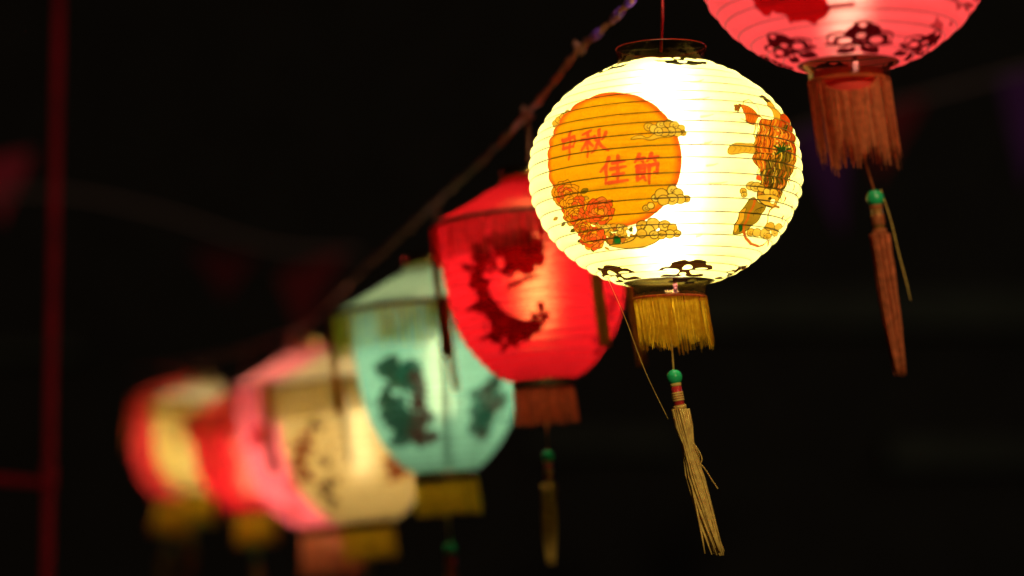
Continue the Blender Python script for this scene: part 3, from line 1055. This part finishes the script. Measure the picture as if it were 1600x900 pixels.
# ------------------------------------------------------------------ cable
cable_px = [(2350, -760, 1.6), (1780, -520, 1.85), (1460, -350, 2.08), (1318, -255, 2.25), (1180, -150, 2.36), (1032, -48, 2.5), (985, 2, 2.58), (942, 46, 2.68), (905, 76, 2.76), (872, 120, 2.86), (824, 178, 3.0), (770, 236, 3.17), (700, 300, 3.4),
            (640, 356, 3.6), (590, 402, 3.77), (530, 458, 3.98), (476, 508, 4.4), (400, 540, 5.0), (330, 560, 5.6), (268, 572, 6.3), (200, 585, 7.2)]
cable_pts = [at(*p) for p in cable_px]
path = smooth_path(cable_pts, 10)
def cable_at_y(y):
    for i in range(len(path) - 1):
        if (path[i].y - y) * (path[i + 1].y - y) <= 0:
            t = (y - path[i].y) / (path[i + 1].y - path[i].y)
            return path[i].lerp(path[i + 1], t)
    return path[-1]
croot = empty('hanging_cable', cable_pts[5])
tag(croot, 'brown twisted cable running diagonally above all the lit lanterns', 'cable')
inv = Matrix.Translation(-croot.location)
for s in (0, PI):
    m = MB()
    pts = []
    for i, p in enumerate(path):
        w = i * .55 + s
        wob = Vector((.0012 * math.sin(i * 1.7), 0, .0016 * math.sin(i * 2.3 + 1)))
        pts.append(inv @ (p + wob + Vector((math.cos(w) * .0024, math.sin(w) * .0024, math.sin(w + .6) * .0024))))
    m.tube(pts, [.0027 + .0005 * math.sin(i * .9 + s) + .0004 * math.sin(i * 2.7) for i in range(len(pts))], 7)
    m.build('strand', CABLE, croot)
def wrap(p, q, rad, mat, name):
    m = MB(); m.tube([inv @ p, inv @ ((p + q) / 2), inv @ q], [rad * .85, rad, rad * .8], 8)
    m.build(name, mat, croot)
for i0, i1, mat, nm in ((59, 61, VIOLET, 'violet_wrap'), (63, 66, VIOLET, 'violet_wrap'), (71, 74, VIOLET, 'violet_wrap')):  # short violet lengths along the cable
    wrap(path[i0], path[i1], .0062, mat, nm)
for i0 in (80, 100):
    m = MB()
    c = inv @ path[i0]
    m.tube([c + Vector((-.006, 0, .006)), c + Vector((0, -.003, .002)), c + Vector((.005, 0, -.006))], .0042, 8)
    m.tube([c, c + Vector((-.006, -.002, .010))], .0012, 6)
    m.build('knot', CABLE, croot)

# ------------------------------------------------------------------ lanterns
WARM = (1.0, 0.86, 0.58)
B_WHITE = emitter('bulb_glow_white', (1.0, 0.90, 0.66), 84)
B_PINK = emitter('bulb_glow_pink', (1.0, 0.82, 0.62), 26)
B_RED = emitter('bulb_glow_red', WARM, 96)
B_MID = emitter('bulb_glow_mid', WARM, 84)
B_PINK_FAR = emitter('bulb_glow_pink_far', WARM, 230)
B_FAR = emitter('bulb_glow_far', WARM, 112)

white_paper = paper('white_lantern_paper', (0.95, 0.87, 0.235), white_print(), 0.095, .66, .11, .22, (1.0, .97, .85))
root, mw, zt = globe_lantern('white', 1039.5, 272, 2.5, GA, 1.6, white_paper, B_WHITE,
              'round white lantern in sharp focus, printed with an orange moon, flowers and four red characters',
              None, GOLD_THREAD, RED_BAND, (.12, 0), (.12, 0), 5, tas=(.150, .45), hang_to=cable_at_y(2.5), loops=True, tstrap=.048)
# loose thread from the lower edge to the tassel
m = MB()
im = mw.inverted()
m.tube(smooth_path([im @ at(950, 436, 2.44), im @ at(978, 500, 2.45), im @ at(1008, 580, 2.465), im @ at(1044, 655, 2.485)], 6), .00035, 5)
m.build('loose_thread', PALE_THREAD, root)

def pink_print():
    M = globe_map(1318, -84, 237, 13, 1.5, GC / GA)
    ink = Ink(1024, 352, M)
    rs = random.Random(8)
    DKR = (0.20, 0.012, 0.03)
    motif_ring(ink, -69, -51, 9, 60, (0.05, 0.008, 0.016), 4.6, True)
    motif_ring(ink, -66, -49, 9, 60, (0.05, 0.008, 0.016), 3.4, False)
    for x, y, r in ((1205, -10, 26), (1235, 0, 26), (1262, 4, 30), (1240, -30, 40), (1190, -30, 24)):
        ink.poly(blob(x, y, r, 20, .3, rs=rs), (0.36, 0.02, 0.025))
    for _ in range(26):
        x, y = rs.uniform(1455, 1525), rs.uniform(-60, 44)
        ink.poly(blob(x, y, rs.uniform(4, 11), 12, .4, rs=rs), DKR, alpha=.7)
    ink.line([(1290, 8), (1330, 4)], 5, DKR)
    for _ in range(60):                                     # the spray of blossom goes on up the paper and round the back
        u, v = rs.choice([rs.gauss(.42, .03), rs.gauss(.66, .03), rs.gauss(.93, .04), rs.gauss(.14, .03)]), rs.uniform(.36, .72)
        ink.poly([(u + x / 1024, v + y / 352) for x, y in blob(0, 0, rs.uniform(4, 15), 14, .4, rs=rs)], rs.choice([DKR, (0.36, 0.02, 0.025)]), True, .8)
    return ink.image('pink_lantern_print')
pink_paper = paper('pink_lantern_paper', (0.92, 0.10, 0.125), pink_print(), 0.05, .5, .08, .22, (1.0, .62, .5))
pink_root, pink_mw, _ = globe_lantern('pink', 1318, -84, 2.22, .1400, 1.5, pink_paper, B_PINK,
              'large round pink lantern cut off by the top edge, salmon fringe below it',
              None, PINK_THREAD, simple('brass_band', (.45, .22, .05), .35, .5), (.10, 0), (.08, 0), 15, strap_lean=.25, nb=21, nseg=96, detail=False,
              tas=(.130, .1), hang_to=cable_at_y(2.25), tstrap=.078, fr_len=.072, gap=(.72, .015))

m = MB()
im = pink_mw.inverted()
m.tube(smooth_path([im @ at(*p, 2.215) for p in ((1376, 296), (1392, 345), (1404, 395), (1416, 440), (1423, 470))], 6), [.0006] * 20 + [.0004] * 5, 5)
m.build('loose_thread', PALE_THREAD, pink_root)

# dark printed figures for the palace lanterns
def red_print():
    ink = Ink(1024, 512, side_map(830, 345, 597, 1.0, 20))
    rs = random.Random(4)
    D1, D2 = (0.12, 0.02, 0.025), (0.24, 0.03, 0.03)
    bodyp = [(746, 376), (760, 370), (768, 392), (753, 418), (764, 452), (788, 482), (818, 494), (848, 496), (838, 512), (802, 520), (772, 506), (751, 478), (740, 440), (740, 400)]
    ink.poly(bodyp, D1)
    for x, y, r in ((748, 385, 16), (745, 430, 17), (752, 465, 18), (775, 500, 22), (800, 515, 20), (830, 495, 14), (768, 372, 15), (785, 375, 12), (800, 368, 10), (770, 515, 14), (848, 488, 8)):
        ink.poly(blob(x, y, r * .8, 24, .6, rs=rs), D1)
    for x, y, r in ((808, 385, 27), (826, 392, 24), (812, 402, 24), (800, 372, 16)):
        ink.poly(blob(x, y, r, 18, .3, rs=rs), D2)
    for _ in range(60):
        w = rs.uniform(1.7, 4.9)
        x, y = 800 + 52 * math.cos(w) + rs.gauss(0, 9), 445 - 66 * math.sin(w) * -1 + rs.gauss(0, 9)
        ink.poly(blob(x, y, rs.uniform(3, 8), 12, .5, rs=rs), rs.choice([D1, D2]), alpha=.75)
    ink.line([(782 + 14 * math.cos(t), 405 + 12 * math.sin(t)) for t in np.linspace(0, 5, 12)], 7, D2)
    for p in ([(824, 372), (822, 358)], [(832, 388), (852, 386)], [(795, 440), (818, 432), (838, 428)], [(792, 410), (785, 420), (796, 424)], [(840, 470), (844, 495)], [(735, 410), (722, 404)], [(738, 470), (726, 476)], [(780, 530), (772, 540)], [(758, 512), (746, 520)]):
        ink.line(p, 14, D1, w2=8)
    for _ in range(16):
        ink.poly(blob(rs.uniform(930, 965), rs.uniform(470, 560), rs.uniform(4, 10), 12, .4, rs=rs), D1, alpha=.6)
    return ink.image('red_lantern_print')

palace_lantern(830, 345, 3.0, 1 / 1259.3, 4.2, (0.86, 0.012, 0.022), (0.86, 0.014, 0.022), B_RED,
               'red lantern with a dark dragon-like print, partly behind the white globe',
               SKIRT_RED, RED_THREAD, [(33, 215, 18), (62, 245, 20), (165, 200, 14), (255, 200, 14)], RIBBON, cable_at_y(3.0), 21, red_print(), (-.05, 0), glow=.055, lobe=(1.0, .30, .10))

def green_print():
    ink = Ink(1024, 512, side_map(676, 476, 738, 1.02, 20))
    rs = random.Random(6)
    D1, D2, D3 = (0.06, 0.09, 0.08), (0.20, 0.05, 0.05), (0.05, 0.14, 0.12)
    for _ in range(70):
        x = rs.uniform(580, 640); y = rs.uniform(545, 680)
        if abs(x - 608) > 32 + (y - 545) * .05: continue
        ink.poly(blob(x, y, rs.uniform(7, 15), 14, .4, rs=rs), rs.choice([D1, D1, D3, (.1, .1, .06)]), alpha=.85)
    for _ in range(26):
        y = rs.uniform(570, 670); x = rs.gauss(640 + (y - 570) * .12, 9)
        ink.poly(blob(x, y, rs.uniform(6, 13), 14, .4, rs=rs), D2, alpha=.8)
    for _ in range(40):
        y = rs.uniform(588, 672); x = rs.gauss(770 - (y - 588) * .15, 13)
        ink.poly(blob(x, y, rs.uniform(5, 13), 14, .4, rs=rs), rs.choice([D1, D2, D3]), alpha=.75)
    for k in range(8):
        ink.line([(735 + k * 3, 668 - k * 7), (755 + k * 4, 640 - k * 4)], 5, D1, alpha=.6)
    return ink.image('green_lantern_print')
palace_lantern(679, 483, 3.45, 1 / 1080.0, 4.0, (0.26, 0.62, 0.46), (0.46, 0.66, 0.42), B_MID,
               'pale green lantern with two dark printed figures, between the red and cream ones',
               YELLOW_THREAD, GOLD_THREAD, [(6, 135, 11), (84, 150, 12), (175, 150, 12), (268, 150, 12)], RIBBON, cable_at_y(3.45), 31, green_print(), (-.03, 0), stretchers=(3,), body_s=.885, fringe_l=52, glow=.025, lobe=(.85, .95, .6))

def cream_print():
    ink = Ink(1024, 512, side_map(556, 597, 822, .86, 20))
    rs = random.Random(9)
    D1, D2 = (0.13, 0.07, 0.03), (0.30, 0.10, 0.06)
    for x, y, r in ((470, 690, 16), (462, 715, 15), (476, 735, 11), (478, 668, 10), (456, 745, 12)):
        ink.poly(blob(x, y, r, 18, .5, rs=rs), D2)
    for x, y, r in ((490, 648, 9), (500, 655, 5), (496, 705, 6), (508, 712, 7), (505, 745, 9), (498, 760, 9), (512, 770, 7), (506, 785, 6), (520, 740, 5), (515, 690, 4)):
        ink.poly(blob(x, y, r, 16, .4, rs=rs), D1)
    for x, y, r in ((615, 735, 15), (632, 728, 13), (604, 718, 10), (646, 738, 9)):
        ink.poly(blob(x, y, r, 16, .4, rs=rs), D2)
    return ink.image('cream_lantern_print')
palace_lantern(556, 597, 3.98, 1 / 1104, 5.0, (0.80, 0.54, 0.19), (0.84, 0.62, 0.30), B_MID,
               'cream lantern with sparse brown floral print, overlapped by the pale green one',
               YELLOW_THREAD, GOLD_THREAD, [(-10, 145, 9), (62, 150, 10), (170, 150, 10), (262, 150, 10)], RIBBON_DARK, cable_at_y(3.98), 41, cream_print(), (.0, 0), nb=15, nseg=56, glow=.03, lobe=(1, .85, .5))

def spot_print(cx, ytop, ybot, kpx, col, seed, n):
    ink = Ink(512, 256, side_map(cx, ytop, ybot, kpx, 15))
    rs = random.Random(seed)
    for _ in range(n):
        u, v = rs.random(), rs.uniform(.15, .75)
        ink.poly([(u + (x) / 512, v + y / 256) for x, y in blob(0, 0, rs.uniform(6, 16), 14, .4, rs=rs)], col, True, .8)
    return ink.image('floral_print')
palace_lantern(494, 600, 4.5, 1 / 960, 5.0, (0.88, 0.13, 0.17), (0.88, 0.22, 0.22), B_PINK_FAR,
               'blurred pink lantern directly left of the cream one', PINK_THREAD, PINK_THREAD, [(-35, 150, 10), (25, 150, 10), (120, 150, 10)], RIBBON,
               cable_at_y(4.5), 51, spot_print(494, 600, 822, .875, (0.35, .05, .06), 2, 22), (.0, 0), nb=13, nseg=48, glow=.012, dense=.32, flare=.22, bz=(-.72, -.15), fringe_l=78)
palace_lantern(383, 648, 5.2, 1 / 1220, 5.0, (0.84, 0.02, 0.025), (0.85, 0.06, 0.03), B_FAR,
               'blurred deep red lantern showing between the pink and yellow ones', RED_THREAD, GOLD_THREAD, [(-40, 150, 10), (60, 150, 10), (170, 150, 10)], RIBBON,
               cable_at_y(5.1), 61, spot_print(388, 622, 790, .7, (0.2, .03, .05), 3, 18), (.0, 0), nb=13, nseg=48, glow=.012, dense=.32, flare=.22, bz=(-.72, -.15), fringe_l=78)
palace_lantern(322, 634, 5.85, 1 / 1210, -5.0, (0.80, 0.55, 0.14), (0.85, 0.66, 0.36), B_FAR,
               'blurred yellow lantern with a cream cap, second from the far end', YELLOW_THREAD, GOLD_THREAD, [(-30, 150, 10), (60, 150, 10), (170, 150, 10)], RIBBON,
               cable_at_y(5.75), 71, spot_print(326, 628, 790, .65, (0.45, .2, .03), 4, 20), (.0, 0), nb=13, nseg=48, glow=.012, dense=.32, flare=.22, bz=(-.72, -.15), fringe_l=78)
palace_lantern(306, 634, 6.6, 1 / 960, -10.0, (0.84, 0.045, 0.04), (0.84, 0.07, 0.04), B_FAR,
               'blurred red lantern at the far left end of the row', RED_THREAD, GOLD_THREAD, [(40, 150, 10), (150, 150, 10), (-100, 150, 10)], RIBBON,
               cable_at_y(6.5), 81, None, (.0, 0), nb=13, nseg=48, glow=.012, dense=.32, flare=.22, bz=(-.72, -.15), fringe_l=78, body_s=1.03)

# ------------------------------------------------------------------ red metal frame at the left
POLE = simple('red_paint', (0.12, 0.0015, 0.007), 0.6, 0, 0.3, 12, 0.2, 0.08)
frame = empty('metal_frame', (at(82, 450, 4.3).x, 4.3, 0))
tag(frame, 'dark red metal post with a short cross rail at the left edge', 'post')
m = MB(); m.tube([(0.012 - .0, 0, 0), (0, 0, 1.5), (0.004, 0, 4.2)], .010, 16); m.build('post', POLE, frame)
zr = at(20, 746, 4.3).z
m = MB(); m.tube([(-1.2, 0, zr + .10), (-.009, 0, zr - .01)], .009, 12); m.build('rail', POLE, frame)
m = MB(); m.lathe([(.0108, zr - .03), (.0135, zr - .025), (.0135, zr + .02), (.0108, zr + .025)], 16, True); m.build('clamp', POLE, frame)
m = MB(); m.lathe([(1e-4, 0), (.09, 0), (.09, .012), (.03, .016), (1e-4, .016)], 20); m.build('base_plate', POLE, frame)

# ------------------------------------------------------------------ pennant strings far behind
FLAG_V = simple('violet_cloth', (0.07, 0.016, 0.14), 0.8, 0, 0.2, 20, 0, .2, .3)
FLAG_R = simple('red_cloth', (0.13, 0.010, 0.016), 0.8, 0, 0.2, 20, 0, .2, .3)
FLAG_B = simple('crimson_cloth', (0.34, 0.025, 0.06), 0.8, 0, 0.2, 20, 0, .2, .3)
FLAG_D = simple('dull_red_cloth', (0.07, 0.006, 0.012), 0.8, 0, 0.2, 20, 0, .2, .3)
ROPE = simple('grey_rope', (0.11, 0.08, 0.09), 0.8)
def bunting(label, line, flags):
    P = [at(*p) for p in line]
    root = empty('bunting', P[0])
    tag(root, label, 'bunting')
    mvi = Matrix.Translation(-P[0])
    sp = smooth_path(P, 10)
    m = MB(); m.tube([mvi @ p for p in sp], .009, 6); m.build('rope', ROPE, root)
    for a, b, tip, mat in flags:
        A, B, T = at(*a), at(*b), at(*tip)
        n = 6
        vs, fs = [], []
        for i in range(n + 1):
            t = i / n
            l, r = A.lerp(T, t), B.lerp(T, t)
            for j in range(5):
                q = l.lerp(r, j / 4) + Vector((0, .018 * math.sin(j * 1.6 + i) * (1 - t * .5), 0))
                vs.append(mvi @ q)
        for i in range(n):
            for j in range(4):
                fs.append((i * 5 + j, i * 5 + j + 1, (i + 1) * 5 + j + 1, (i + 1) * 5 + j))
        k = len(vs)
        vs += [v + Vector((0, .003, 0)) for v in vs]
        fs += [tuple(i + k for i in f[::-1]) for f in fs]
        m = MB(); m.add(vs, fs); m.build('pennant', mat, root)
    return root
bunting('string of dim violet and red pennants behind the pink lantern tassel',
        [(1180, 230, 8.5), (1290, 190, 8.5), (1440, 152, 8.5), (1600, 108, 8.5), (1760, 60, 8.5)],
        [((1236, 208, 8.5), (1332, 182, 8.5), (1316, 372, 8.5), FLAG_V), ((1340, 178, 8.5), (1452, 150, 8.5), (1372, 285, 8.5), FLAG_R), ((1562, 120, 8.5), (1662, 92, 8.5), (1600, 300, 8.5), FLAG_V)])
bunting('string of dim red pennants far behind at the upper left',
        [(-120, 330, 9), (60, 300, 9), (240, 330, 9), (420, 385, 9), (560, 395, 9)],
        [((-40, 250, 9), (52, 236, 9), (2, 350, 9), FLAG_B), ((300, 392, 9), (400, 400, 9), (352, 470, 9), FLAG_D), ((432, 430, 9), (545, 385, 9), (470, 520, 9), FLAG_R)])
